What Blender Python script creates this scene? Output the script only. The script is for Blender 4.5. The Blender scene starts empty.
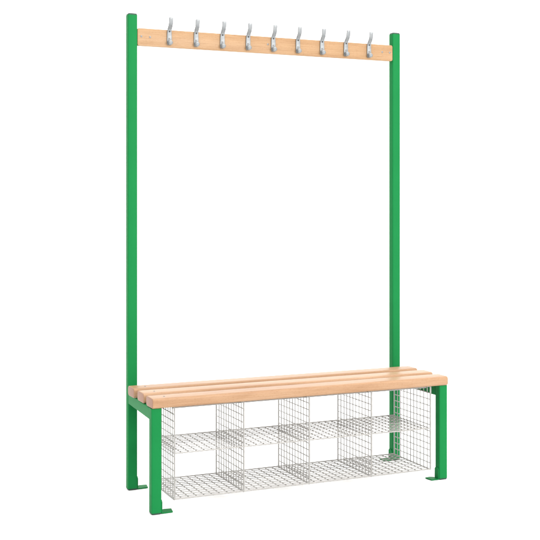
import bpy, bmesh, math, random
from math import sin, cos, pi, radians
from mathutils import Vector, Matrix

random.seed(7)
scene = bpy.context.scene
col = scene.collection

# ------------------------------------------------------------------ dimensions (metres)
W = 1.187            # width over the tall posts
SX, SY = 0.0364, 0.0330   # tube section
YP = 0.343           # front face of the tall posts
H = 1.800            # top of the tall posts
LX0, LX1 = -0.0155, W + 0.0105   # outer faces of the front legs
Z_SEAT0, Z_SEAT1 = 0.3715, 0.4070

# ------------------------------------------------------------------ materials
def new_mat(name):
    m = bpy.data.materials.new(name)
    m.use_nodes = True
    nt = m.node_tree
    b = nt.nodes['Principled BSDF']
    return m, nt, b

def mat_paint():
    m, nt, b = new_mat('green_powder_coat')
    N, L = nt.nodes, nt.links
    tc = N.new('ShaderNodeTexCoord')
    n1 = N.new('ShaderNodeTexNoise'); n1.inputs['Scale'].default_value = 5; n1.inputs['Detail'].default_value = 3
    n2 = N.new('ShaderNodeTexNoise'); n2.inputs['Scale'].default_value = 700; n2.inputs['Detail'].default_value = 2
    L.new(tc.outputs['Object'], n1.inputs['Vector']); L.new(tc.outputs['Object'], n2.inputs['Vector'])
    r = N.new('ShaderNodeValToRGB')
    r.color_ramp.elements[0].position = .3; r.color_ramp.elements[1].position = .7
    r.color_ramp.elements[0].color = PAINT_A; r.color_ramp.elements[1].color = PAINT_B
    L.new(n1.outputs['Fac'], r.inputs['Fac']); L.new(r.outputs['Color'], b.inputs['Base Color'])
    bp = N.new('ShaderNodeBump'); bp.inputs['Strength'].default_value = .06; bp.inputs['Distance'].default_value = .0006
    L.new(n2.outputs['Fac'], bp.inputs['Height']); L.new(bp.outputs['Normal'], b.inputs['Normal'])
    b.inputs['Roughness'].default_value = .5
    b.inputs['Specular IOR Level'].default_value = .045
    return m

def mat_wood(name, WOOD_A, WOOD_B, WOOD_C):
    m, nt, b = new_mat(name)
    N, L = nt.nodes, nt.links
    tc = N.new('ShaderNodeTexCoord'); oi = N.new('ShaderNodeObjectInfo')
    off = N.new('ShaderNodeVectorMath'); off.operation = 'MULTIPLY_ADD'
    off.inputs[1].default_value = (9.3, 4.7, 6.1)
    L.new(oi.outputs['Random'], off.inputs[0]); L.new(tc.outputs['Object'], off.inputs[2])
    def mapped(s):
        mp = N.new('ShaderNodeMapping'); mp.inputs['Scale'].default_value = s
        L.new(off.outputs['Vector'], mp.inputs['Vector']); return mp.outputs['Vector']
    # long soft tone bands
    a = N.new('ShaderNodeTexNoise'); a.inputs['Scale'].default_value = 1; a.inputs['Detail'].default_value = 3
    L.new(mapped((2.2, 22, 22)), a.inputs['Vector'])
    # fine grain
    g = N.new('ShaderNodeTexNoise'); g.inputs['Scale'].default_value = 1; g.inputs['Detail'].default_value = 5; g.inputs['Roughness'].default_value = .65
    L.new(mapped((9, 260, 260)), g.inputs['Vector'])
    # short beech flecks
    f = N.new('ShaderNodeTexNoise'); f.inputs['Scale'].default_value = 1; f.inputs['Detail'].default_value = 1
    L.new(mapped((110, 900, 900)), f.inputs['Vector'])
    r = N.new('ShaderNodeValToRGB')
    e = r.color_ramp.elements
    e[0].position = .28; e[0].color = WOOD_A
    e[1].position = .75; e[1].color = WOOD_C
    k = e.new(.5); k.color = WOOD_B
    L.new(a.outputs['Fac'], r.inputs['Fac'])
    mx = N.new('ShaderNodeMix'); mx.data_type = 'RGBA'; mx.blend_type = 'MULTIPLY'
    gr = N.new('ShaderNodeValToRGB')
    gr.color_ramp.elements[0].position = .32; gr.color_ramp.elements[0].color = (.78, .72, .66, 1)
    gr.color_ramp.elements[1].position = .6; gr.color_ramp.elements[1].color = (1, 1, 1, 1)
    L.new(g.outputs['Fac'], gr.inputs['Fac'])
    mx.inputs['Factor'].default_value = .75
    L.new(r.outputs['Color'], mx.inputs['A']); L.new(gr.outputs['Color'], mx.inputs['B'])
    mf = N.new('ShaderNodeMix'); mf.data_type = 'RGBA'; mf.blend_type = 'MULTIPLY'
    fr = N.new('ShaderNodeValToRGB')
    fr.color_ramp.elements[0].position = .30; fr.color_ramp.elements[0].color = (.72, .58, .48, 1)
    fr.color_ramp.elements[1].position = .40; fr.color_ramp.elements[1].color = (1, 1, 1, 1)
    L.new(f.outputs['Fac'], fr.inputs['Fac'])
    mf.inputs['Factor'].default_value = .6
    L.new(mx.outputs['Result'], mf.inputs['A']); L.new(fr.outputs['Color'], mf.inputs['B'])
    # cut ends: growth rings, browner
    geo = N.new('ShaderNodeNewGeometry'); sep = N.new('ShaderNodeSeparateXYZ')
    L.new(geo.outputs['True Normal'], sep.inputs[0])
    ab = N.new('ShaderNodeMath'); ab.operation = 'ABSOLUTE'; L.new(sep.outputs['X'], ab.inputs[0])
    gt = N.new('ShaderNodeMath'); gt.operation = 'GREATER_THAN'; gt.inputs[1].default_value = .8; L.new(ab.outputs[0], gt.inputs[0])
    wv = N.new('ShaderNodeTexWave'); wv.wave_type = 'RINGS'; wv.rings_direction = 'X'
    wv.inputs['Scale'].default_value = 55; wv.inputs['Distortion'].default_value = 1.6
    ad = N.new('ShaderNodeVectorMath'); ad.operation = 'ADD'; ad.inputs[1].default_value = (0, .03, .12)
    L.new(off.outputs['Vector'], ad.inputs[0]); L.new(ad.outputs['Vector'], wv.inputs['Vector'])
    er = N.new('ShaderNodeValToRGB')
    er.color_ramp.elements[0].color = END_A; er.color_ramp.elements[1].color = END_B
    L.new(wv.outputs['Fac'], er.inputs['Fac'])
    me = N.new('ShaderNodeMix'); me.data_type = 'RGBA'
    L.new(gt.outputs[0], me.inputs['Factor']); L.new(mf.outputs['Result'], me.inputs['A']); L.new(er.outputs['Color'], me.inputs['B'])
    hv = N.new('ShaderNodeHueSaturation')
    mr = N.new('ShaderNodeMapRange'); mr.inputs['To Min'].default_value = .95; mr.inputs['To Max'].default_value = 1.05
    L.new(oi.outputs['Random'], mr.inputs['Value']); L.new(mr.outputs['Result'], hv.inputs['Value'])
    L.new(me.outputs['Result'], hv.inputs['Color']); L.new(hv.outputs['Color'], b.inputs['Base Color'])
    bp = N.new('ShaderNodeBump'); bp.inputs['Strength'].default_value = .12; bp.inputs['Distance'].default_value = .0008
    L.new(g.outputs['Fac'], bp.inputs['Height']); L.new(bp.outputs['Normal'], b.inputs['Normal'])
    b.inputs['Roughness'].default_value = .38
    b.inputs['Specular IOR Level'].default_value = .12
    return m

def mat_simple(name, a, c, rough, metal=0, spec=.5, scale=60, bump=0):
    m, nt, b = new_mat(name)
    N, L = nt.nodes, nt.links
    tc = N.new('ShaderNodeTexCoord')
    n = N.new('ShaderNodeTexNoise'); n.inputs['Scale'].default_value = scale; n.inputs['Detail'].default_value = 4
    L.new(tc.outputs['Object'], n.inputs['Vector'])
    r = N.new('ShaderNodeValToRGB')
    r.color_ramp.elements[0].position = .3; r.color_ramp.elements[1].position = .7
    r.color_ramp.elements[0].color = a; r.color_ramp.elements[1].color = c
    L.new(n.outputs['Fac'], r.inputs['Fac']); L.new(r.outputs['Color'], b.inputs['Base Color'])
    b.inputs['Roughness'].default_value = rough; b.inputs['Metallic'].default_value = metal
    b.inputs['Specular IOR Level'].default_value = spec
    if bump:
        bp = N.new('ShaderNodeBump'); bp.inputs['Strength'].default_value = bump; bp.inputs['Distance'].default_value = .0006
        L.new(n.outputs['Fac'], bp.inputs['Height']); L.new(bp.outputs['Normal'], b.inputs['Normal'])
    return m

PAINT_A = (.0048, .119, .030, 1); PAINT_B = (.0056, .130, .033, 1)
END_A = (.17, .080, .048, 1); END_B = (.215, .112, .072, 1)
PAINT = mat_paint()
WOOD = mat_wood('beech_wood', (.238, .137, .076, 1), (.278, .170, .099, 1), (.308, .201, .127, 1))
RAILWOOD = mat_wood('beech_wood_golden', (.268, .160, .084, 1), (.302, .190, .104, 1), (.326, .212, .126, 1))
CAP = mat_simple('dark_plastic', (.012, .032, .022, 1), (.016, .042, .028, 1), .5, 0, .25)
ALLOY = mat_simple('cast_alloy', (.135, .142, .146, 1), (.185, .193, .197, 1), .45, .35, .5, 120, .15)
WIRE = mat_simple('zinc_wire', (.200, .194, .185, 1), (.262, .254, .242, 1), .42, .35, .5, 90)
STEEL = mat_simple('screw_steel', (.19, .185, .18, 1), (.25, .24, .235, 1), .35, .7, .5, 200)
DARK = mat_simple('dark_recess', (.02, .02, .02, 1), (.03, .03, .03, 1), .6, 0, .3)
BACK = mat_simple('white_paper', (.865, .865, .865, 1), (.88, .88, .88, 1), .9, 0, .0, 8)

# ------------------------------------------------------------------ helpers
def link(name, bm, mat, parent=None, loc=None, smooth=False, angle=35):
    me = bpy.data.meshes.new(name)
    bmesh.ops.recalc_face_normals(bm, faces=bm.faces[:])
    if smooth:
        for f in bm.faces: f.smooth = True
        for e in bm.edges:
            if len(e.link_faces) == 2 and e.calc_face_angle(0) > radians(angle): e.smooth = False
    bm.to_mesh(me); bm.free()
    mats = mat if isinstance(mat, (list, tuple)) else [mat]
    for q in mats: me.materials.append(q)
    o = bpy.data.objects.new(name, me); col.objects.link(o)
    if loc is not None: o.location = loc
    if parent is not None: o.parent = parent
    return o

def rrect(w, h, r, n=4):
    """rounded rectangle, centred"""
    pts = []
    for cx, cy, a0 in ((w/2-r, h/2-r, 0), (-w/2+r, h/2-r, 90), (-w/2+r, -h/2+r, 180), (w/2-r, -h/2+r, 270)):
        for k in range(n+1):
            a = radians(a0 + 90*k/n)
            pts.append((cx + r*cos(a), cy + r*sin(a)))
    return pts

def loft(bm, rings, caps=(True, True)):
    rows = [[bm.verts.new(p) for p in ring] for ring in rings]
    n = len(rows[0])
    for a, b in zip(rows, rows[1:]):
        for i in range(n):
            bm.faces.new((a[i], a[(i+1) % n], b[(i+1) % n], b[i]))
    if caps[0]: bm.faces.new(rows[0][::-1])
    if caps[1]: bm.faces.new(rows[-1])

def tube_z(w, d, r, z0, z1):
    bm = bmesh.new()
    p = rrect(w, d, r)
    loft(bm, [[(x, y, z) for x, y in p] for z in (z0, z1)])
    return bm

def cap_z(w, d, r, z0, z1):
    """plastic insert: flush at z0, chamfered/domed at z1"""
    bm = bmesh.new(); s = 1 if z1 > z0 else -1; h = abs(z1-z0)
    rings = []
    for ins, t in ((.0006, 0), (.0006, .35), (.0018, .75), (.0038, 1)):
        rings.append([(x, y, z0 + s*h*t) for x, y in rrect(w-2*ins, d-2*ins, max(r-ins*.5, .001))])
    loft(bm, rings)
    return bm

def rod(bm, a, b, rad, n=6):
    a, b = Vector(a), Vector(b)
    d = (b-a).normalized()
    u = d.orthogonal().normalized(); v = d.cross(u)
    rr = []
    for p in (a, b):
        rr.append([p + rad*(cos(2*pi*k/n)*u + sin(2*pi*k/n)*v) for k in range(n)])
    loft(bm, rr)

def screw_bm(r, axis='z', depth=.0016, slot=True):
    """low domed head with a cross recess, head towards +axis, two materials (0 head, 1 recess)"""
    bm = bmesh.new(); n = 16
    rings = []
    for f, h in ((1, 0), (1, .3), (.8, .8), (.45, 1)):
        rings.append([(r*f*cos(2*pi*k/n), r*f*sin(2*pi*k/n), depth*h) for k in range(n)])
    loft(bm, rings)
    if slot:
        for ang in (.4, .4+pi/2):
            m0 = len(bm.faces)
            q = [(-r*.62, -r*.13), (r*.62, -r*.13), (r*.62, r*.13), (-r*.62, r*.13)]
            q = [(x*cos(ang)-y*sin(ang), x*sin(ang)+y*cos(ang)) for x, y in q]
            z = 0.0002 if ang > 1 else 0.0
            loft(bm, [[(x, y, depth*.5) for x, y in q], [(x, y, depth*1.08 + z) for x, y in q]])
            bm.faces.ensure_lookup_table()
            for f in bm.faces[m0:]: f.material_index = 1
    if axis == '-y':
        bmesh.ops.rotate(bm, verts=bm.verts[:], cent=(0, 0, 0), matrix=Matrix.Rotation(radians(90), 3, 'X'))
    return bm

# ------------------------------------------------------------------ the setting: a white paper sweep
bm = bmesh.new()
prof = [(-14, 0), (-6, 0), (0, 0), (3.0, 0)]
R = 1.6
for k in range(1, 17):
    a = radians(90*k/16)
    prof.append((3.0 + R*sin(a), R - R*cos(a)))
prof.append((3.0+R, 9.0))
va = [bm.verts.new((-14, y, z)) for y, z in prof]
vb = [bm.verts.new((16, y, z)) for y, z in prof]
for i in range(len(prof)-1):
    bm.faces.new((va[i], vb[i], vb[i+1], va[i+1]))
back = link('backdrop', bm, BACK, smooth=True, angle=60)
back['kind'] = 'structure'

# ------------------------------------------------------------------ the bench
bench = bpy.data.objects.new('cloakroom_bench', None)
bench.empty_display_size = .2
col.objects.link(bench)
bench['label'] = 'green tubular steel cloakroom bench with beech slat seat, hook rail and wire shoe baskets'
bench['category'] = 'bench'

RT = .0042
CAPH = .0065

def bracket(parent, side, ycen, yflare, length=.044):
    """foot bracket on the inner side of a tube; side +1 points to +x"""
    bm = bmesh.new()
    x0 = side*(SX/2 + .0004)
    t = .0034*side
    # upright plate with cut upper corners
    y0, y1, h, c = -SY/2+.003, SY/2-.002, .049, .007
    pl = [(y0, .002), (y1, .002), (y1, h-c), (y1-c, h), (y0+c, h), (y0, h-c)]
    loft(bm, [[(x0, y, z) for y, z in pl], [(x0+t, y, z) for y, z in pl]])
    # foot tab with a skewed end
    L = length*side
    q = [(x0+t*.5, y0), (x0+L*.96, y0+.001), (x0+L*1.12, y1+yflare), (x0+L*.5, y1+yflare+.004), (x0+t*.5, y1+yflare*.5)]
    loft(bm, [[(x, y, .0015) for x, y in q], [(x, y, .0052) for x, y in q]])
    bmesh.ops.bevel(bm, geom=bm.edges[:], offset=.0007, segments=2, affect='EDGES')
    return link('foot_bracket', bm, PAINT, parent)

def upright(name, xc, yc, top, side, topcap):
    o = link(name, tube_z(SX, SY, RT, CAPH, top), PAINT, bench, (xc, yc, 0), True)
    c = link('foot_cap', cap_z(SX, SY, RT, CAPH, 0.0005), CAP, o, None, True)
    if topcap:
        link('end_cap', cap_z(SX, SY, RT, top, top+CAPH), CAP, o, None, True)
    bracket(o, side, 0, .012, .044 if side > 0 else .035)
    return o

post_l = upright('post', SX/2, YP+SY/2, H, 1, True)
post_r = upright('post', W-SX/2, YP+SY/2, H, -1, True)
leg_l = upright('leg', LX0+SX/2, SY/2, Z_SEAT0-.001, 1, False)
leg_r = upright('leg', LX1-SX/2, SY/2, Z_SEAT0-.001, -1, False)

# side rails carrying the slats, from leg to post
for xa, xb in ((LX0+SX/2, SX/2), (LX1-SX/2, W-SX/2)):
    bm = bmesh.new()
    p = rrect(SX-.0015, .042, RT)
    zc = Z_SEAT0-.0015-.021
    loft(bm, [[(xa+x, SY-.0006, zc+z) for x, z in p], [(xb+x, YP+.0006, zc+z) for x, z in p]])
    link('side_rail', bm, PAINT, bench, None, True)

# ------------------------------------------------------------------ seat slats
def slat_bm(length, width, h, r, re):
    """board along x, rounded long edges (r) and eased ends (re)"""
    bm = bmesh.new()
    rings = []
    steps = 5
    for k in range(steps+1):
        a = radians(90*k/steps)
        ins = re*(1-sin(a)); x = re*(1-cos(a))
        rings.append((x, ins))
    full = rings + [(length*f, 0) for f in (.25, .5, .75)] + [(length-x, i) for x, i in reversed(rings)]
    loft(bm, [[(x, y, z) for y, z in rrect(width-2*i, h-2*i, max(r-i, .002), 8)] for x, i in full])
    return bm

pitch = .1125
SW = .0790
xs0, xs1 = LX0+.001, LX1-.003
y_front = -.010
hs = Z_SEAT1-Z_SEAT0
for k in range(3):
    dx = (0, .0015, -.001)[k]
    s = link('seat_slat', slat_bm(xs1-xs0, SW, hs, .0105, .003), WOOD, bench,
             (xs0+dx, y_front+SW/2+k*pitch, Z_SEAT0+hs/2), True, 50)
    for xx in (.052-dx,):
        link('screw', screw_bm(.0058), [STEEL, DARK], s, (xx, -SW/2+.034, hs/2-.0009), True)

# ------------------------------------------------------------------ hook rail
rail_len = (W-2*SX)-.0006
RZ0, RZ1 = 1.6850, 1.7515
RTK = .020
bm = bmesh.new()
pr = rrect(rail_len, RZ1-RZ0, .006, 5)
rg = []
for y, i in ((0, .0016), (.0005, .0005), (.0016, 0), (RTK-.0016, 0), (RTK-.0005, .0005), (RTK, .0016)):
    q = rrect(rail_len-2*i, RZ1-RZ0-2*i, .007-i*.5, 5)
    rg.append([(x, y, z) for x, z in q])
loft(bm, rg)
rail = link('hook_rail', bm, RAILWOOD, bench, (W/2, YP+.001, (RZ0+RZ1)/2), True, 50)
for x, z in ((.0520, 1.7205), (.0865, 1.7195), (.5765, 1.7215), (1.1000, 1.7205), (1.1360, 1.7200)):
    link('screw', screw_bm(.0040, '-y'), [STEEL, DARK], rail, (x-W/2, -.0002, z-(RZ0+RZ1)/2), True)
# steel lugs welded to the posts behind the rail
for sx, px, po in ((1, SX/2, post_l), (-1, -SX/2, post_r)):
    bm = bmesh.new()
    a, b = px+sx*.0003, px+sx*.072
    q = rrect(abs(b-a), .048, .004, 3)
    loft(bm, [[((a+b)/2+x, -SY/2+.001+RTK+y, 1.718+z) for x, z in q] for y in (.0004, .0042)])
    link('rail_lug', bm, PAINT, po, None, True)

# ------------------------------------------------------------------ coat hooks
def sweep_flat(bm, path, widths, thick, n=3):
    """flat bar following a (y,z) path; cross-section width in x, thickness in the path normal"""
    rings = []
    P = [Vector((0, y, z)) for y, z in path]
    for i, p in enumerate(P):
        t = (P[min(i+1, len(P)-1)] - P[max(i-1, 0)]).normalized()
        nn = Vector((1, 0, 0)).cross(t).normalized()
        w = widths[i]; th = thick[i]
        rings.append([p + Vector((a, 0, 0)) + nn*c for a, c in rrect(w, th, min(w, th)*.33, n)])
    loft(bm, rings)

def bez(p0, p1, p2, p3, n):
    out = []
    for k in range(n+1):
        t = k/n; u = 1-t
        out.append(tuple(u**3*a + 3*u*u*t*b + 3*u*t*t*c + t**3*d for a, b, c, d in zip(p0, p1, p2, p3)))
    return out

def hook_body():
    # origin: centre of back plate on the rail's front face; -y towards the viewer
    bm = bmesh.new()
    # one swept casting: back plate rising into the upper prong
    low = [(-.0026, -.029), (-.0026, -.020), (-.0026, -.006), (-.0028, .010), (-.0032, .021)]
    up = bez((-.0040, .026), (-.0075, .036), (-.0190, .040), (-.0225, .052), 7) + \
         bez((-.0225, .052), (-.0245, .060), (-.0255, .068), (-.0262, .0735), 6)[1:]
    path = low + up
    wid = [.0150, .0194, .0194, .0186, .0176] + [.0170 - .0004*math.sin(k/4) for k in range(len(up))]
    wid[-1] = .0150
    th = [.0044]*4 + [.0052] + [.0056]*len(up)
    th[-1] = .0040
    sweep_flat(bm, path, wid, th)
    # lower prong curling forward to a rounded knob
    pr = bez((-.0030, -.008), (-.0045, -.020), (-.0065, -.0275), (-.0115, -.0262), 7) + \
         bez((-.0115, -.0262), (-.0150, -.0250), (-.0165, -.0220), (-.0172, -.0185), 4)[1:]
    sweep_flat(bm, pr, [.0100, .0098, .0096, .0095, .0096, .010, .0108, .0118] + [.013, .014, .0145, .0120],
               [.0058]*8 + [.0062, .0064, .0062, .0046])
    m = Matrix.Translation((0, -.0158, -.0205)) @ Matrix.Rotation(radians(-18), 4, 'X') @ Matrix.Diagonal((.0100, .0062, .0096, 1))
    bmesh.ops.create_uvsphere(bm, u_segments=20, v_segments=12, radius=1, matrix=m)
    return bm

hook0 = None
zh = 1.7225
for i in range(9):
    x = .1625 + i*.10916
    if hook0 is None:
        h = hook0 = link('coat_hook', hook_body(), ALLOY, bench, (x, YP+.001, zh), True, 50)
        s = link('screw', screw_bm(.0030, '-y'), [DARK, DARK], h, (0, -.0064, .0225), True)
        s2 = link('screw', screw_bm(.0026, '-y'), [STEEL, DARK], h, (-.0012, -.0050, -.0045), True)
        kids = [s, s2]
    else:
        h = hook0.copy(); col.objects.link(h); h.location = (x, YP+.001, zh); h.parent = bench
        h.rotation_euler = (0, radians(random.uniform(-1.3, 1.3)), radians(random.uniform(-3, 3)))
        for s in kids:
            c = s.copy(); col.objects.link(c); c.parent = h

# ------------------------------------------------------------------ wire shoe basket
BX0, BX1 = .0680, 1.1190
BY0, BY1 = .000, .2770
BZ0, BZM, BZ1 = .0475, .2090, .3700
bay = (BX1-BX0)/4
basket = bpy.data.objects.new('shoe_basket', None)
col.objects.link(basket); basket.parent = bench
WR, FR = .00185, .0029

def divider_bm(outer):
    bm = bmesh.new()
    n = 11
    for k in range(n+1):
        y = BY0 + (BY1-BY0)*k/n
        j = random.uniform(-.0008, .0008)
        if k == 0: rod(bm, (0, y, BZ0), (0, y, BZ1), FR+.0005, 8)
        elif k == n: rod(bm, (0, y, BZ0), (0, y, BZ1), FR, 8)
        else: rod(bm, (.0010, y+j, BZ0), (.0010, y+j, BZ1), WR)
    m = 13
    for k in range(m+1):
        z = BZ0 + (BZ1-BZ0)*k/m
        edge = k in (0, m)
        rod(bm, (-.0010, BY0, z), (-.0010, BY1, z), FR if edge else WR, 8 if edge else 6)
    return bm

def shelf_bm():
    bm = bmesh.new()
    n = 11
    for k in range(n+1):
        y = BY0 + (BY1-BY0)*k/n
        edge = k in (0, n)
        rod(bm, (BX0, y, 0), (BX1, y, 0), FR if edge else WR, 8 if edge else 6)
    m = 36
    for k in range(m+1):
        x = BX0 + (BX1-BX0)*k/m + random.uniform(-.0008, .0008)
        rod(bm, (x, BY0, -.0019), (x, BY1, -.0019), WR)
    return bm

for i in range(5):
    link('divider', divider_bm(i in (0, 4)), WIRE, basket, (BX0+i*bay, 0, 0), True, 60)
for z in (BZ0+.0015, BZM):
    link('wire_shelf', shelf_bm(), WIRE, basket, (0, 0, z), True, 60)

bm = bmesh.new()
for y, z in ((.030, .3634), (BY1, .3640)):
    rod(bm, (BX0, y, z), (BX1, y, z), FR, 8)
link('top_rod', bm, WIRE, basket, None, True, 60)

# ------------------------------------------------------------------ light
w = bpy.data.worlds.new('World'); scene.world = w
w.use_nodes = True
wn, wl = w.node_tree.nodes, w.node_tree.links
bg = wn['Background']
# a bright white studio, a little dimmer on the left where no lamp stands
wtc = wn.new('ShaderNodeTexCoord'); wsep = wn.new('ShaderNodeSeparateXYZ')
wl.new(wtc.outputs['Generated'], wsep.inputs[0])
wmr = wn.new('ShaderNodeMapRange')
wmr.inputs['From Min'].default_value = -1; wmr.inputs['From Max'].default_value = .6
wmr.inputs['To Min'].default_value = 1.8; wmr.inputs['To Max'].default_value = 2.05
wl.new(wsep.outputs['X'], wmr.inputs['Value'])
wl.new(wmr.outputs['Result'], bg.inputs['Strength'])
bg.inputs['Color'].default_value = (1, .995, .985, 1)

def area(name, loc, target, size, size_y, power, color=(1, 1, 1)):
    l = bpy.data.lights.new(name, 'AREA'); l.shape = 'RECTANGLE'
    l.size = size; l.size_y = size_y; l.energy = power; l.color = color
    o = bpy.data.objects.new(name, l); col.objects.link(o)
    o.location = loc
    o.rotation_euler = (Vector(target)-Vector(loc)).to_track_quat('-Z', 'Y').to_euler()
    return o
area('softbox_overhead', (1.2, -.6, 6.0), (.6, .2, .4), 5.0, 4.0, 330, (1, .99, .97))
area('softbox_front', (3.2, -8.0, 3.0), (.6, .2, .8), 3.0, 3.0, 620, (1, .99, .98))

# ------------------------------------------------------------------ camera
cam = bpy.data.cameras.new('Camera'); co = bpy.data.objects.new('Camera', cam); col.objects.link(co)
co.location = (-1.1359, -3.5594, 1.0871)
co.rotation_euler = (radians(90), 0, -radians(23.8007))
cam.sensor_width = 36
cam.lens = 1066.85/540*36
cam.shift_y = (203.1-270)/540
cam.clip_start = .05; cam.clip_end = 200
scene.camera = co

scene.view_settings.view_transform = 'Standard'
scene.view_settings.look = 'None'
scene.view_settings.exposure = 0
scene.view_settings.gamma = 1
